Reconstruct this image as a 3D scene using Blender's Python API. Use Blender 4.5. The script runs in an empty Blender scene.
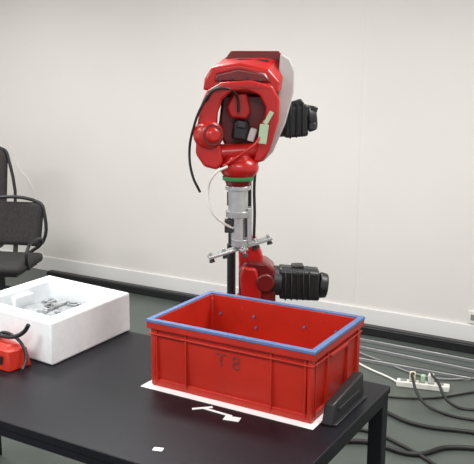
import bpy, bmesh, math, random
from mathutils import Vector, Matrix
random.seed(4)
S=bpy.context.scene
S.view_settings.view_transform='Standard'
COL=S.collection
# ------------------------------------------------------------ materials
def mat(name,c,rough=.5,metal=0,var=.0,scale=8,bump=0,bscale=200,spec=.5,trans=0,sss=0,alpha=1):
    m=bpy.data.materials.new(name);m.use_nodes=True;n=m.node_tree.nodes;l=m.node_tree.links
    b=n['Principled BSDF'];b.inputs['Base Color'].default_value=(*c,1)
    b.inputs['Roughness'].default_value=rough;b.inputs['Metallic'].default_value=metal
    b.inputs['Specular IOR Level'].default_value=spec
    tc=n.new('ShaderNodeTexCoord')
    if var:
        t=n.new('ShaderNodeTexNoise');t.inputs['Scale'].default_value=scale;t.inputs['Detail'].default_value=5
        r=n.new('ShaderNodeValToRGB')
        r.color_ramp.elements[0].position=.3;r.color_ramp.elements[1].position=.7
        r.color_ramp.elements[0].color=(*[x*(1-var) for x in c],1);r.color_ramp.elements[1].color=(*[min(1,x*(1+var)) for x in c],1)
        l.new(tc.outputs['Object'],t.inputs['Vector']);l.new(t.outputs['Fac'],r.inputs['Fac']);l.new(r.outputs['Color'],b.inputs['Base Color'])
    if bump:
        t=n.new('ShaderNodeTexNoise');t.inputs['Scale'].default_value=bscale
        bp=n.new('ShaderNodeBump');bp.inputs['Strength'].default_value=bump;bp.inputs['Distance'].default_value=.002
        l.new(tc.outputs['Object'],t.inputs['Vector']);l.new(t.outputs['Fac'],bp.inputs['Height']);l.new(bp.outputs['Normal'],b.inputs['Normal'])
    return m
M={}
M['wall']=mat('wall_paint',(.74,.715,.685),.8,var=.02,scale=1.2,bump=.1,bscale=150,spec=.2)
M['base']=mat('baseboard_paint',(.78,.77,.76),.5)
M['floor']=mat('floor_epoxy',(.070,.085,.075),.38,var=.15,scale=2.5,bump=.05)
M['ceil']=mat('ceiling_paint',(.8,.8,.78),.8)
M['table']=mat('table_black',(.008,.008,.012),.40,var=.15,scale=20,bump=.08,bscale=300,spec=.22)
M['crate']=mat('crate_red_plastic',(.45,.020,.009),.36,var=.12,scale=6)
M['blue']=mat('blue_tape',(.10,.17,.36),.55,var=.1,scale=30)
M['ink']=mat('ink_worn',(.20,.025,.022),.7,var=.5,scale=60)
M['foam']=mat('white_foam',(.88,.91,.93),.85,var=.03,scale=40,bump=.25,bscale=180,spec=.1)
M['red']=mat('robot_red_paint',(.46,.012,.010),.28,var=.1,scale=9)
M['dred']=mat('robot_dark_red',(.15,.010,.010),.3,var=.15,scale=9)
M['black']=mat('black_plastic',(.012,.012,.014),.4,var=.2,scale=30)
M['dark']=mat('dark_metal',(.05,.05,.055),.4,.6)
M['steel']=mat('brushed_steel',(.55,.56,.56),.3,.85,var=.08,scale=30)
M['alu']=mat('aluminium',(.42,.43,.43),.35,.7,var=.05)
M['grey']=mat('light_grey_cover',(.52,.51,.50),.5,var=.05)
M['green']=mat('green_tape',(.04,.22,.07),.5)
M['pgreen']=mat('pale_green_tape',(.42,.58,.38),.6)
M['white']=mat('white_plastic',(.78,.77,.72),.4)
M['paper']=mat('paper_white',(.92,.93,.93),.8)
M['yellow']=mat('plug_cream',(.75,.72,.5),.5)
M['mesh']=mat('chair_mesh_fabric',(.030,.026,.026),.85,var=.3,scale=60,bump=.5,bscale=400)
M['seat']=mat('chair_seat_fabric',(.028,.025,.026),.8,var=.2,scale=40)
M['cable_b']=mat('black_rubber',(.012,.012,.012),.5)
M['cable_g']=mat('grey_rubber',(.25,.25,.25),.5)
M['tray']=mat('pale_grey_tray',(.38,.40,.42),.6,var=.3,scale=30)
M['orange']=mat('tool_red_plastic',(.55,.03,.015),.35)
# ------------------------------------------------------------ helpers
def obj_from_bm(bm,name,m,smooth=True,bevel=0,seg=2,angle=35):
    me=bpy.data.meshes.new(name)
    bmesh.ops.recalc_face_normals(bm,faces=bm.faces)
    bm.to_mesh(me);bm.free()
    o=bpy.data.objects.new(name,me);COL.objects.link(o)
    if m:me.materials.append(m)
    if bevel:
        b=o.modifiers.new('bev','BEVEL');b.width=bevel;b.segments=seg;b.limit_method='ANGLE';b.angle_limit=math.radians(30)
    if smooth:
        for p in me.polygons:p.use_smooth=True
        try:
            me.set_sharp_from_angle(angle=math.radians(angle))
        except Exception:pass
    return o
def box(name,c,s,m,rz=0,bevel=.003,rot=None):
    bm=bmesh.new();bmesh.ops.create_cube(bm,size=1)
    bmesh.ops.scale(bm,vec=Vector(s),verts=bm.verts)
    R_=rot if rot is not None else Matrix.Rotation(rz,3,'Z')
    bmesh.ops.rotate(bm,cent=(0,0,0),matrix=R_,verts=bm.verts)
    bmesh.ops.translate(bm,vec=Vector(c),verts=bm.verts)
    return obj_from_bm(bm,name,m,bevel=bevel)
def cyl(name,p1,p2,r1,r2,m,bevel=.002,seg=32):
    p1=Vector(p1);p2=Vector(p2);d=p2-p1
    bm=bmesh.new();bmesh.ops.create_cone(bm,cap_ends=True,segments=seg,radius1=r1,radius2=r2,depth=d.length)
    bmesh.ops.rotate(bm,cent=(0,0,0),matrix=d.to_track_quat('Z','Y').to_matrix(),verts=bm.verts)
    bmesh.ops.translate(bm,vec=(p1+p2)/2,verts=bm.verts)
    return obj_from_bm(bm,name,m,bevel=bevel)
def ball(name,c,r,m,sc=(1,1,1),rot=None):
    bm=bmesh.new();bmesh.ops.create_uvsphere(bm,u_segments=32,v_segments=18,radius=r)
    bmesh.ops.scale(bm,vec=Vector(sc),verts=bm.verts)
    if rot is not None:bmesh.ops.rotate(bm,cent=(0,0,0),matrix=rot,verts=bm.verts)
    bmesh.ops.translate(bm,vec=Vector(c),verts=bm.verts)
    return obj_from_bm(bm,name,m,angle=180)
def hull(name,pts,m,bevel=.01,seg=3):
    bm=bmesh.new()
    for p in pts:bm.verts.new(p)
    r=bmesh.ops.convex_hull(bm,input=bm.verts)
    bmesh.ops.delete(bm,geom=list({g for g in r['geom_interior'] if isinstance(g,bmesh.types.BMVert)}),context='VERTS')
    bmesh.ops.dissolve_limit(bm,angle_limit=math.radians(4),verts=bm.verts,edges=bm.edges)
    return obj_from_bm(bm,name,m,bevel=bevel,seg=seg,angle=40)
def prism(name,poly_f,poly_b,m,bevel=.006):
    bm=bmesh.new()
    a=[bm.verts.new(p) for p in poly_f];b=[bm.verts.new(p) for p in poly_b];n=len(a)
    f1=bm.faces.new(a);f2=bm.faces.new(b[::-1])
    for i in range(n):bm.faces.new((a[i],b[i],b[(i+1)%n],a[(i+1)%n]))
    return obj_from_bm(bm,name,m,bevel=bevel,seg=3,angle=40)
def tube(name,pts,r,m,radii=None,cyclic=False,res=8,order='NURBS'):
    cu=bpy.data.curves.new(name,'CURVE');cu.dimensions='3D';cu.bevel_depth=r;cu.bevel_resolution=4;cu.use_fill_caps=True
    sp=cu.splines.new('BEZIER');sp.bezier_points.add(len(pts)-1)
    for i,p in enumerate(pts):
        bp=sp.bezier_points[i];bp.co=p;bp.handle_left_type=bp.handle_right_type='AUTO'
        if radii:bp.radius=radii[i]
    sp.use_cyclic_u=cyclic;sp.resolution_u=res
    cu.materials.append(m)
    o=bpy.data.objects.new(name,cu);COL.objects.link(o)
    return o
def group(name,loc,parts):
    e=bpy.data.objects.new(name,None);e.location=loc;e.empty_display_size=.1;COL.objects.link(e)
    inv=Matrix.Translation(Vector(loc)).inverted()
    for p in parts:
        p.parent=e;p.matrix_parent_inverse=inv
    return e
# ------------------------------------------------------------ camera
CAM=Vector((1.4722,-1.9468,1.7665))
yaw,pit,rol=-.5285,.1987,.0044
fw=Vector((math.sin(yaw)*math.cos(pit),math.cos(yaw)*math.cos(pit),-math.sin(pit)))
rt=Vector((math.cos(yaw),-math.sin(yaw),0));up=rt.cross(fw)
r2=rt*math.cos(rol)+up*math.sin(rol);u2=-rt*math.sin(rol)+up*math.cos(rol)
cd=bpy.data.cameras.new('camera');cam=bpy.data.objects.new('camera',cd);COL.objects.link(cam)
mw=Matrix((( r2.x,u2.x,-fw.x,CAM.x),(r2.y,u2.y,-fw.y,CAM.y),(r2.z,u2.z,-fw.z,CAM.z),(0,0,0,1)))
cam.matrix_world=mw
cd.sensor_fit='HORIZONTAL';cd.sensor_width=36;cd.lens=770/474*36;cd.clip_start=.05
S.camera=cam
# ------------------------------------------------------------ room
WY=3.16
box('wall_back',(-1.5,WY+.05,1.45),(9,.1,2.9),M['wall'],bevel=0)
box('wall_left',(-5.95,0,1.45),(.1,6.4,2.9),M['wall'],bevel=0)
box('wall_right',(2.95,0,1.45),(.1,6.4,2.9),M['wall'],bevel=0)
box('floor',(-1.5,0,-.05),(9,6.4,.1),M['floor'],bevel=0)
box('ceiling',(-1.5,0,2.95),(9,6.4,.1),M['ceil'],bevel=0)
box('baseboard_back',(-1.5,WY-.008,.065),(8.98,.016,.13),M['base'],bevel=.003)
box('trim_1',(-.516,WY-.001,1.5),(.004,.002,2.7),M['base'],bevel=0)
# ------------------------------------------------------------ table
TZ=.75
x0,x1,y0,y1=-1.25,.692,-.440,.42
P=[box('top',((x0+x1)/2,(y0+y1)/2,TZ-.0125),(x1-x0,y1-y0,.025),M['table'],bevel=.003),
   box('rail_front',((x0+x1)/2,y0+.02,TZ-.04),(x1-x0-.01,.03,.03),M['table']),
   box('rail_back',((x0+x1)/2,y1-.02,TZ-.04),(x1-x0-.01,.03,.03),M['table']),
   box('rail_right',(x1-.02,(y0+y1)/2,TZ-.04),(.03,y1-y0-.01,.03),M['table']),
   box('rail_left',(x0+.02,(y0+y1)/2,TZ-.04),(.03,y1-y0-.01,.03),M['table'])]
for i,(a,b) in enumerate([(x1-.03,y1-.03),(x1-.03,y0+.03),(x0+.03,y0+.03),(x0+.03,y1-.03)]):
    P.append(box('leg_%d'%(i+1),(a,b,.35),(.05,.05,.70),M['table']))
group('black_table',((x0+x1)/2,(y0+y1)/2,0),P)
# ------------------------------------------------------------ crate
W,D,H=.612,.400,.231
cz=TZ+.003
def crate():
    P=[]
    bm=bmesh.new()
    def ring(ins,z):
        return [bm.verts.new((x,y,cz+z)) for x,y in ((ins,ins),(W-ins,ins),(W-ins,D-ins),(ins,D-ins))]
    o0=ring(.022,.0);o1=ring(.013,H-.004);i1=ring(.020,H-.004);i0=ring(.028,.008)
    def q(a,b):
        for i in range(4):bm.faces.new((a[i],a[(i+1)%4],b[(i+1)%4],b[i]))
    q(o0,o1);q(o1,i1);q(i1,i0);bm.faces.new(i0);bm.faces.new(o0[::-1])
    P.append(obj_from_bm(bm,'shell',M['crate'],bevel=.003))
    def frame(n,ins,z,w,h,m,bev=.0015):
        r=[]
        r.append(box(n+'_front',(W/2,ins+w/2,cz+z),(W-2*ins,w,h),m,bevel=bev))
        r.append(box(n+'_back',(W/2,D-ins-w/2,cz+z),(W-2*ins,w,h),m,bevel=bev))
        r.append(box(n+'_left',(ins+w/2,D/2,cz+z),(w,D-2*ins-2*w,h),m,bevel=bev))
        r.append(box(n+'_right',(W-ins-w/2,D/2,cz+z),(w,D-2*ins-2*w,h),m,bevel=bev))
        return r
    P+=frame('rim_blue',0,H-.0045,.019,.010,M['blue'])
    P+=frame('rim_lip',.002,H-.020,.014,.022,M['crate'])
    P+=frame('band_upper',.006,H-.050,.012,.005,M['crate'])
    P+=frame('band_lower',.013,.012,.014,.024,M['crate'])
    k=0
    for x in (.035,.15,.462,.577):
        for y in (.0155,D-.0155):
            k+=1;P.append(box('rib_%d'%k,(x,y,cz+.105),(.006,.013,.185),M['crate'],bevel=.001))
    for y in (.035,.12,.28,.365):
        for x in (.0155,W-.0155):
            k+=1;P.append(box('rib_%d'%k,(x,y,cz+.105),(.013,.006,.185),M['crate'],bevel=.001))
    for x in (.014,W-.014):
        for y in (.014,D-.014):
            k+=1;P.append(box('corner_post_%d'%k,(x+(.006 if x<.3 else -.006),y+(.006 if y<.2 else -.006),cz+.108),(.02,.02,.215),M['crate'],bevel=.006))
    for x in (.012,W-.012):
        k+=1;P.append(box('grip_%d'%k,(x,D/2,cz+H-.055),(.018,.13,.012),M['crate'],bevel=.002))
    cu=bpy.data.curves.new('mark_text','FONT');cu.body='T 8';cu.size=.066;cu.extrude=.0003;cu.offset=-.0004;cu.materials.append(M['ink'])
    o=bpy.data.objects.new('mark_text',cu);COL.objects.link(o)
    o.location=(.262,.0158,cz+.115);o.rotation_euler=(math.radians(90+2.2),0,0);P.append(o)
    for i,(x,z) in enumerate([(.06,.16),(.20,.17),(.40,.165),(.52,.17),(.21,.13)]):
        P.append(cyl('tape_dot_%d'%i,(x,D-.0235,cz+z),(x,D-.029,cz+z),.0045,.0045,M['blue'],bevel=0,seg=12))
    for p in P:
        if p.type=='MESH':
            for v in p.data.vertices:v.co.x-=.012
        else:p.location.x-=.012
    return P
group('red_plastic_crate',(W/2-.012,D/2,cz),crate())
box('paper_sheet',(.290,.180,TZ+.001),(.632,.392,.0015),M['paper'],bevel=0)
box('paper_scrap',(.364,-.074,TZ+.001),(.05,.028,.0015),M['paper'],rz=.2,bevel=0)
P=[box('strip_a',(.245,-.055,TZ+.001),(.065,.012,.0012),M['paper'],rz=.75,bevel=0),
   box('strip_b',(.300,-.058,TZ+.002),(.11,.010,.0012),M['paper'],rz=-.05,bevel=0)]
group('masking_tape_piece',(.25,-.06,TZ),P)
box('paper_label',(.287,-.347,TZ+.001),(.028,.018,.0015),M['paper'],rz=.3,bevel=0)
P=[hull('body',[(x,y,z) for x,y,z in [(.612,.03,TZ+.0),(.649,.03,TZ),(.612,.285,TZ),(.649,.285,TZ),(.612,.05,TZ+.062),(.644,.05,TZ+.062),(.612,.285,TZ+.085),(.644,.285,TZ+.085)]],M['black'],.005),
   box('foot',(.634,.16,TZ+.004),(.05,.25,.008),M['black'],bevel=.002),
   box('slot',(.6475,.16,TZ+.035),(.004,.16,.012),M['dark'],bevel=.001)]
group('black_power_adapter',(.634,.16,TZ),P)
# ------------------------------------------------------------ foam box
def foam():
    Fc=Vector((-.408,-.030,TZ));ex=Vector((-.996,.085,0)).normalized();ey=Vector((-.018,1,0)).normalized()
    LX,LY,HH=.48,.46,.160
    def p(a,b,z):return Fc+ex*a+ey*b+Vector((0,0,z))
    bm=bmesh.new()
    def ring(pts,z):return [bm.verts.new(p(a,b,z)) for a,b in pts]
    t=.062
    O=[(0,0),(LX,0),(LX,LY),(0,LY)]
    I=[(t,t),(LX-t,t),(LX-t,LY-t),(t,LY-t)]
    o0=ring(O,0);o1=ring(O,HH);i1=ring(I,HH);i0=ring(I,HH-.09)
    for a,b in ((o0,o1),(o1,i1),(i1,i0)):
        for i in range(4):bm.faces.new((a[i],a[(i+1)%4],b[(i+1)%4],b[i]))
    bm.faces.new(i0);bm.faces.new(o0[::-1])
    P=[obj_from_bm(bm,'foam_shell',M['foam'],bevel=.008,seg=3)]
    rz=math.atan2(ex.y,ex.x)
    P.append(box('ledge_1',p(t+.010,LY/2,HH-.06),(.030,.10,.08),M['foam'],rz=rz,bevel=.006))
    P.append(box('ledge_2',p(LX-t-.010,LY/2,HH-.06),(.030,.10,.08),M['foam'],rz=rz,bevel=.006))
    P.append(box('tray',p(LX/2,LY*.55,HH-.078),(.28,.25,.03),M['tray'],rz=rz,bevel=.004))
    for i in range(22):
        P.append(box('fitting_%d'%i,p(LX/2+random.uniform(-.12,.12),LY*.55+random.uniform(-.10,.10),HH-.058),(random.uniform(.02,.05),random.uniform(.010,.022),.012),random.choice([M['alu'],M['tray'],M['cable_g']]),rz=random.choice([rz,rz+1.57,rz+.4]),bevel=.002))
    return P
group('foam_packing_box',(-.65,.2,TZ),foam())
# ------------------------------------------------------------ red hand tool at left
P=[]
b0=Vector((-.535,-.085,TZ));k_=1.25
P.append(hull('body',[b0+Vector(v)*k_ for v in [(-.12,-.05,0),(.035,-.055,0),(.045,.02,0),(-.12,.04,0),(-.12,-.05,.062),(.025,-.05,.058),(.035,.015,.055),(-.12,.035,.062)]],M['orange'],.006))
P.append(hull('lid',[b0+Vector(v)*k_ for v in [(-.11,-.042,.060),(.015,-.042,.056),(.022,.008,.056),(-.11,.03,.060),(-.10,-.035,.070),(.005,-.035,.066),(.012,.002,.066),(-.10,.022,.070)]],M['orange'],.003))
P.append(tube('strap',[b0+Vector(v)*k_ for v in [(-.1,.0,.075),(-.04,-.005,.080),(.005,.0,.085),(.03,.01,.10),(.045,.015,.122)]],.008,M['black']))
P.append(tube('strap_2',[b0+Vector(v)*k_ for v in [(-.08,.01,.075),(-.02,.0,.09),(.03,0,.066),(.055,-.01,.03),(.06,-.03,.006)]],.006,M['black']))
P.append(box('grip_panel',b0+Vector((-.03,-.069,.040)),(.08,.006,.030),M['black'],rz=-.03,bevel=.002))
group('red_tool_case',tuple(b0),P)
# ------------------------------------------------------------ robot (u,t=camera pixels projected onto a camera-facing plane, b=offset toward camera)
RO=Vector((-.0407,.6437,0));RR=Vector((.8635,.5043,0));RF=Vector((.5043,-.8635,0))
def E(u,t,b=0):
    s=t-50
    return RO+RR*((u-237)*(.00382+s*8.7e-7))+RF*b+Vector((0,0,1.867-.00371*s-9.4e-7*s*s))
rrot=Matrix((RR,-RF,Vector((0,0,1)))).transposed()   # local x=right,y=back,z=up
def ebox(n,u,t,b,w,d,h,m,bevel=.004,tilt=0,lean=0):
    return box(n,E(u,t,b),(w,d,h),m,bevel=bevel,rot=rrot@Matrix.Rotation(tilt,3,'Y')@Matrix.Rotation(lean,3,'X'))
P=[]
bc=E(256,320,-.16);px,py=bc.x,bc.y
P.append(box('pedestal_plate',(px,py,.01),(.34,.34,.02),M['dark'],rz=-yaw))
P.append(box('pedestal_column',(px,py,.36),(.18,.18,.70),M['black'],rz=-yaw,bevel=.006))
P.append(box('pedestal_top',(px,py,.715),(.24,.24,.02),M['dark'],rz=-yaw))
P.append(box('base_foot',(px,py,.745),(.20,.22,.04),M['red'],rz=-yaw,bevel=.012))
P.append(cyl('base_drum',(px,py,.76),(px,py,.86),.088,.078,M['red'],.008))
P.append(hull('shoulder',[E(u,t,b) for b in (-.22,-.07) for u,t in ((239,315),(277,315),(277,274),(268,267),(246,265),(239,276))],M['dred'],.012))
P.append(hull('shoulder_front',[E(u,t,b) for b in (-.08,-.055) for u,t in ((243,315),(262,315),(262,290),(257,272),(243,270),(240,280))],M['red'],.010))
P.append(cyl('shoulder_joint',E(266,286,-.06),E(266,286,-.045),.040,.036,M['dred'],.004))
P.append(hull('lower_link_foot',[E(u,t,b) for b in (-.20,-.10) for u,t in ((240,290),(264,290),(264,262),(257,244),(238,244),(239,262))],M['red'],.010))
P.append(cyl('shoulder_motor_flange',E(274,287,-.12),E(283,288,-.12),.062,.062,M['dark'],.004))
P.append(hull('shoulder_motor',[E(u,t,b) for b,e in ((-.17,0),(-.15,3),(-.07,0),(-.09,3)) for u,t in ((281,275-e),(281,302+e),(322,278-e),(322,304+e))],M['black'],.008))
for i in range(5):
    P.append(ebox('shoulder_motor_rib_%d'%i,287+i*6,290,-.12,.008,.118,.122,M['black'],.006))
P.append(cyl('shoulder_motor_cap',E(322,292,-.12),E(331,293,-.12),.056,.050,M['black'],.008))
P.append(ebox('shoulder_motor_connector',300,274,-.12,.05,.05,.03,M['black'],.006))
P.append(hull('lower_link',[E(u,t,b) for b in (-.17,-.10) for u,t in ((237,250),(252,250),(252,140),(237,140))],M['dark'],.012))
P.append(tube('link_hose',[E(254,255,-.09),E(255,220,-.08),E(255,180,-.08),E(262,140,-.08)],.006,M['black']))
# head
P.append(hull('elbow_housing',[E(u,t,-.14) for u,t in ((222,66),(236,55),(280,54),(289,66),(289,86),(283,115),(268,152),(246,150),(240,110),(226,90))]+[E(u,t,.02) for u,t in ((212,80),(216,66),(232,56),(279,55),(287,66),(287,84),(280,110),(266,140),(250,120),(225,92))],M['dred'],.014))
P.append(hull('forearm_top',[E(u,t,.12) for u,t in ((204,90),(205,79),(212,68),(238,64),(266,70),(277,82),(276,92),(262,94))]+[E(u,t,-.05) for u,t in ((207,84),(211,68),(229,54),(281,53),(288,66),(286,84))],M['red'],.010))
P.append(hull('forearm_cover',[E(u,t,b) for b in (-.06,.02) for u,t in ((222,63),(230,51),(278,51),(284,58),(278,66))],M['dred'],.006))
P.append(hull('forearm_panel',[E(u,t,.118) for u,t in ((214,82),(216,73),(238,68),(264,73),(270,83))]+[E(u,t,.128) for u,t in ((216,80),(218,75),(238,70),(262,75),(267,81))],M['dred'],.003))
P.append(hull('cover_strip',[E(u,t,b) for u,t,b in ((206,78,.08),(212,68,.08),(230,54,-.03),(222,66,.08),(214,80,.12),(240,56,-.03))],M['dred'],.003))
P.append(ebox('cover_strip_2',252,61,.03,.12,.05,.012,M['black'],.003,tilt=.05))
for i,(u,t) in enumerate([(220,80),(232,78),(246,78),(258,80)]):
    P.append(cyl('panel_bolt_%d'%i,E(u,t,.12),E(u,t,.134),.006,.006,M['dark'],.001,seg=12))
P.append(prism('side_cover',[E(u,t,.06) for u,t in ((279,54),(288,59),(293,71),(292,92),(284,122),(272,150),(262,160),(260,150),(270,122),(276,92),(277,72))],
                          [E(u,t,-.10) for u,t in ((279,54),(288,59),(293,71),(292,92),(284,122),(272,150),(262,160),(260,150),(270,122),(276,92),(277,72))],M['grey'],.006))
# wrist yoke: broad left cheek, narrow right cheek, arched bridge, open below
HS=[(198,149),(199,126),(202,105),(208,90),(222,82),(250,80),(270,85),(277,98),(276,118),(268,146),(261,157),(252,158),(256,142),(262,122),(264,106),(258,94),(246,89),(232,90),(223,98),(218,112),(217,128),(222,146),(224,158),(218,164),(206,161)]
P.append(prism('yoke',[E(u,t,.165+(.03 if u<235 else 0)) for u,t in HS],[E(u,t,.03) for u,t in HS],M['red'],.010))
P.append(cyl('yoke_joint_disc',E(207,131,.16),E(214,131,.215),.054,.048,M['red'],.010))
P.append(cyl('yoke_joint_cap',E(213.5,131,.21),E(216,131,.232),.032,.024,M['red'],.008))
P.append(cyl('yoke_joint_ring',E(214,131,.212),E(214.6,131,.218),.040,.040,M['dred'],.002))
P.append(hull('yoke_web',[E(u,t,b) for b in (-.02,.07) for u,t in ((222,94),(264,94),(268,118),(258,150),(228,150),(218,130))],M['dred'],.01))
P.append(hull('inner_link',[E(u,t,b) for b in (.05,.13) for u,t in ((232,92),(246,92),(250,110),(246,118),(230,116),(226,106))],M['red'],.010))
P.append(ebox('wrist_motor',240,128,.11,.060,.07,.072,M['black'],.010,tilt=.15))
P.append(ebox('wrist_motor_lid',241,122,.15,.036,.012,.026,M['dark'],.004,tilt=.15))
P.append(ebox('wrist_motor_side',251,132,.12,.026,.05,.05,M['grey'],.005,tilt=.3))
P.append(cyl('wrist_axle',E(214,150,.13),E(260,147,.12),.034,.028,M['red'],.008))
P.append(tube('wrist_hose',[E(224,160,.20),E(243,147,.21),E(256,136,.20),E(262,118,.18)],.006,M['red']))
P.append(ebox('tape_flag',261,130,.20,.032,.004,.070,M['pgreen'],.001,tilt=.12))
P.append(ebox('tape_flag_2',266,115,.19,.016,.004,.05,M['pgreen'],.001,tilt=.5))
P.append(ball('wrist_ball',E(239,163,.14),.068,M['red'],(1.08,1,.72),rot=rrot))
P.append(cyl('wrist_boss',E(237,150,.14),E(238,162,.14),.046,.064,M['red'],.008))
P.append(cyl('wrist_green_ring',E(238,171,.14),E(238,175,.14),.060,.058,M['green'],.003))
P.append(cyl('wrist_flange',E(238,174,.14),E(238,180,.14),.052,.044,M['dred'],.003))
# tool
P.append(cyl('tool_adapter',E(238,180,.14),E(238,184,.14),.048,.048,M['steel'],.002))
P.append(cyl('tool_shaft',E(238,184,.14),E(238,206,.14),.037,.037,M['steel'],.002))
P.append(cyl('tool_collar',E(238,204,.14),E(238,210,.14),.046,.046,M['alu'],.002))
P.append(cyl('tool_cylinder',E(238,209,.14),E(238,232,.14),.027,.027,M['steel'],.002))
P.append(ebox('tool_bracket',249,217,.14,.018,.04,.13,M['steel'],.002))
P.append(ebox('tool_valve',229,218,.15,.03,.035,.05,M['dark'],.003))
P.append(cyl('gripper_hub',E(240,231,.14),E(240,238,.14),.034,.034,M['alu'],.002))
pa=[E(210,248,.16),E(270,232,.10)]
mid=(pa[0]+pa[1])/2;dv=(pa[1]-pa[0]);ln=dv.length
xr=dv.normalized();yr=Vector((0,0,1)).cross(xr).normalized();zr=xr.cross(yr)
gm=Matrix((xr,yr,zr)).transposed()
P.append(box('gripper_bar',mid,(ln,.045,.010),M['alu'],rot=gm,bevel=.002))
P.append(box('gripper_cross_bar',mid+Vector((0,0,.004)),(.03,.14,.010),M['alu'],rot=gm,bevel=.002))
for i,(a,c) in enumerate([(-.46,0),(-.25,.0),(.25,0),(.46,0),(0,.06),(0,-.06)]):
    q=mid+xr*ln*a+yr*c
    P.append(cyl('suction_stem_%d'%i,q+zr*.016,q-zr*.012,.007,.007,M['steel'],.001,seg=16))
    P.append(cyl('suction_cup_%d'%i,q-zr*.010,q-zr*.022,.008,.012,M['dark'],.001,seg=20))
# elbow motor
P.append(cyl('elbow_motor_flange',E(277,122,-.06),E(286,122,-.06),.060,.060,M['dark'],.004))
P.append(hull('elbow_motor',[E(u,t,b) for b in (-.11,-.01) for u,t in ((284,107),(284,138),(308,104),(308,136))],M['black'],.010))
for i in range(3):
    P.append(ebox('elbow_motor_rib_%d'%i,290+i*6,121-i,-.06,.008,.126,.134,M['black'],.006))
P.append(cyl('elbow_motor_cap',E(308,119,-.06),E(317,118,-.06),.055,.046,M['black'],.008))
P.append(ebox('elbow_motor_connector',296,105,-.05,.055,.05,.035,M['black'],.006,tilt=-.3))
P.append(ebox('elbow_motor_plug',312,126,-.03,.03,.04,.03,M['dark'],.005))
P.append(ebox('elbow_motor_plug_2',314,110,-.04,.024,.04,.03,M['black'],.005,tilt=.3))
# cables
P.append(tube('cable_black',[E(224,84,.16),E(213,90,.21),E(204,104,.21),E(196,125,.19),E(192,148,.17),E(195,170,.17),E(202,186,.16)],.0048,M['cable_b'],res=14))
P.append(tube('cable_white',[E(228,160,.21),E(217,166,.22),E(210,182,.2),E(214,203,.2),E(224,214,.18),E(233,220,.16)],.0050,M['white'],res=14))
P.append(tube('cable_black_2',[E(207,100,.20),E(216,89,.21),E(228,88,.20),E(236,94,.17),E(238,110,.15)],.005,M['cable_b'],res=14))
# black riser conduit behind the arm, standing on the pedestal plate
pp=E(231,240,-.30)
P+=[cyl('riser_pole',(pp.x,pp.y,.02),(pp.x,pp.y,1.34),.014,.014,M['black']),
   box('riser_foot',(pp.x,pp.y,.01),(.16,.16,.02),M['black'],bevel=.004),
   cyl('riser_clamp',(pp.x,pp.y,1.22),(pp.x,pp.y,1.28),.020,.020,M['dark']),
   cyl('riser_sleeve',(pp.x,pp.y,.8),(pp.x,pp.y,1.05),.019,.019,M['black'])]
group('robot_arm',(px,py,0),P)
# ------------------------------------------------------------ chairs
def chair(loc,ang,bh=.46,bz=.50,w=.46):
    Rz=Matrix.Rotation(ang,3,'Z');L=Vector(loc)
    def q(x,y,z):return L+Rz@Vector((x,y,z))     # front = -y
    P=[]
    top=bz+bh
    out=[(-w/2+.03,bz),(-w/2-.01,top-.05),(-w/2+.02,top),(w/2-.02,top),(w/2+.01,top-.05),(w/2-.03,bz)]
    def yb(z):return .20+.10*(z-bz)
    P.append(tube('back_frame',[q(x,yb(z),z) for x,z in out],.013,M['black'],cyclic=True,res=6))
    bm=bmesh.new();N=10;g=[]
    for j in range(N+1):
        z=bz+bh*j/N;hw=(w/2-.025)+.03*(j/N)
        if j==N:hw-=.03
        g.append([bm.verts.new(q(-hw+2*hw*i/N,yb(z)+.03*(1-(2*i/N-1)**2),z)) for i in range(N+1)])
    for j in range(N):
        for i in range(N):bm.faces.new((g[j][i],g[j][i+1],g[j+1][i+1],g[j+1][i]))
    o=obj_from_bm(bm,'back_pad',M['mesh']);s=o.modifiers.new('s','SOLIDIFY');s.thickness=.035;s.offset=0;P.append(o)
    P.append(box('seat',q(0,-.03,.455),(w+.02,.46,.07),M['seat'],rz=ang,bevel=.03))
    P.append(box('seat_pan',q(0,-.03,.41),(w-.06,.38,.02),M['black'],rz=ang,bevel=.005))
    P.append(tube('back_bar',[q(0,.05,.405),q(0,.2,.41),q(0,.245,.50),q(0,.27,.66)],.018,M['black']))
    for s_ in (-1,1):
        P.append(tube('arm_%s'%('l' if s_<0 else 'r'),[q(s_*(w/2+.0),.20,.56),q(s_*(w/2+.02),.10,.61),q(s_*(w/2+.02),-.10,.60),q(s_*(w/2+.02),-.15,.54),q(s_*(w/2+.01),-.10,.43)],.012,M['black']))
    P.append(cyl('gas_column',q(0,-.02,.09),q(0,-.02,.41),.028,.022,M['black']))
    for i in range(5):
        a=i*2*math.pi/5+.3
        e=q(math.cos(a)*.28,-.02+math.sin(a)*.28,.075)
        P.append(tube('foot_%d'%(i+1),[q(0,-.02,.11),(q(0,-.02,.11)+e)/2+Vector((0,0,.01)),e],.017,M['black']))
        P.append(cyl('caster_%d'%(i+1),e+Vector((.012,0,-.047)),e+Vector((-.012,0,-.047)),.028,.028,M['black'],seg=20))
        P.append(cyl('caster_stem_%d'%(i+1),e,e+Vector((0,0,-.04)),.008,.008,M['black'],seg=12))
    group('office_chair',loc,P)
chair((-2.71,1.86,0),.40,bh=.32,bz=.53)
chair((-3.38,2.17,0),.5,bh=.66,bz=.52)
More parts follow.
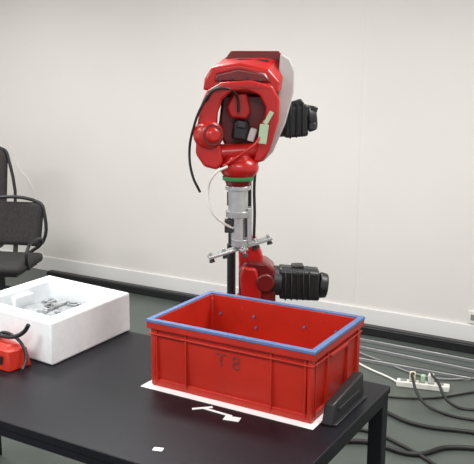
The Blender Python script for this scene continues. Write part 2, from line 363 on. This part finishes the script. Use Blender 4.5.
# ------------------------------------------------------------ stuff along the wall / floor
P=[box('body',(-1.15,2.98,.03),(4.4,.07,.06),M['black'],bevel=.006),box('lid',(-1.15,2.98,.062),(4.38,.05,.006),M['dark'],bevel=.001)]
group('cable_trunking',(-1.15,2.98,0),P)
def profile(loc,L,ang,nm='aluminium_profile'):
    P=[box('bar',(loc[0],loc[1],.012),(L,.024,.024),M['alu'],rz=ang,bevel=.003),
       box('groove',(loc[0],loc[1],.0245),(L-.002,.008,.003),M['dark'],rz=ang,bevel=0)]
    group(nm,(loc[0],loc[1],0),P)
profile((.25,2.80),1.5,-.02);profile((.30,2.64),1.2,-.05);profile((.1,2.47),.8,.04)
ps=Vector((.286,2.23,0))
P=[box('body',ps+Vector((0,0,.018)),(.30,.055,.036),M['white'],rz=.22,bevel=.006)]
Rz=Matrix.Rotation(.22,3,'Z')
for i in range(5):
    c=ps+Rz@Vector((-.11+i*.052,0,.037))
    P.append(box('socket_%d'%i,c,(.036,.036,.003),M['cable_g'],rz=.22,bevel=.001))
P.append(box('plug_a',ps+Rz@Vector((-.06,0,.065)),(.034,.034,.055),M['yellow'],rz=.22,bevel=.006))
P.append(box('plug_b',ps+Rz@Vector((.045,0,.065)),(.034,.036,.055),M['white'],rz=.22,bevel=.006))
P.append(box('plug_c',ps+Rz@Vector((.0,0,.06)),(.026,.03,.045),M['pgreen'],rz=.22,bevel=.006))
group('power_strip',tuple(ps),P)
P=[]
def fl(nm,pts,r,m):P.append(tube(nm,[Vector((x,y,(z[0] if z else r+.001))) for x,y,*z in pts],r,m,res=12))
fl('c1',[(.23,2.23,.08),(.26,2.10,.11),(.36,1.98,.03),(.5,1.93),(.75,1.95)],.008,M['cable_b'])
fl('c2',[(.33,2.24,.09),(.40,2.12,.10),(.5,2.05,.02),(.72,2.10)],.008,M['cable_b'])
fl('c3',[(-.1,1.75),(.15,1.80),(.40,1.72),(.70,1.78),(1.0,1.8)],.011,M['cable_b'])
fl('c4',[(.05,1.25),(.25,1.40),(.5,1.40),(.62,1.55),(.9,1.65)],.012,M['cable_b'])
fl('c5',[(-.1,1.35),(.2,1.52),(.42,1.46),(.7,1.30)],.009,M['cable_b'])
fl('c6',[(-.4,2.55),(-.1,2.35),(.1,2.25),(.16,2.2)],.006,M['white'])
fl('c7',[(-.5,2.7),(-.1,2.52),(.3,2.40),(.6,2.55),(.9,2.5)],.006,M['cable_g'])
fl('c8',[(-.5,2.3),(-.1,2.1),(.05,2.0),(.3,2.05),(.6,2.35)],.006,M['cable_b'])
group('floor_cables',(.3,1.9,0),P)
P=[box('plate',(.350,WY-.006,.185),(.086,.012,.086),M['white'],bevel=.003),box('face',(.350,WY-.013,.185),(.05,.004,.04),M['cable_g'],bevel=.001)]
group('wall_socket',(.350,WY,.185),P)
tube('wall_cable',[(-3.95,WY-.008,1.15),(-3.85,WY-.008,.95),(-3.70,WY-.008,.80),(-3.60,WY-.008,.5),(-3.55,WY-.008,.16)],.004,M['base'],res=12)
# ------------------------------------------------------------ lights
def area(n,loc,sx,sy,e,c=(1,.985,.965)):
    l=bpy.data.lights.new(n,'AREA');l.shape='RECTANGLE';l.size=sx;l.size_y=sy;l.energy=e;l.color=c
    o=bpy.data.objects.new(n,l);o.location=loc;COL.objects.link(o)
k=0
for x in (-3.6,-1.2,1.2):
    for y in (-1.6,1.2):
        k+=1;area('ceiling_light_%d'%k,(x,y,2.86),1.2,.5,54)
w=bpy.data.worlds.new('world');S.world=w;w.use_nodes=True
w.node_tree.nodes['Background'].inputs[0].default_value=(.95,.97,1,1);w.node_tree.nodes['Background'].inputs[1].default_value=.68
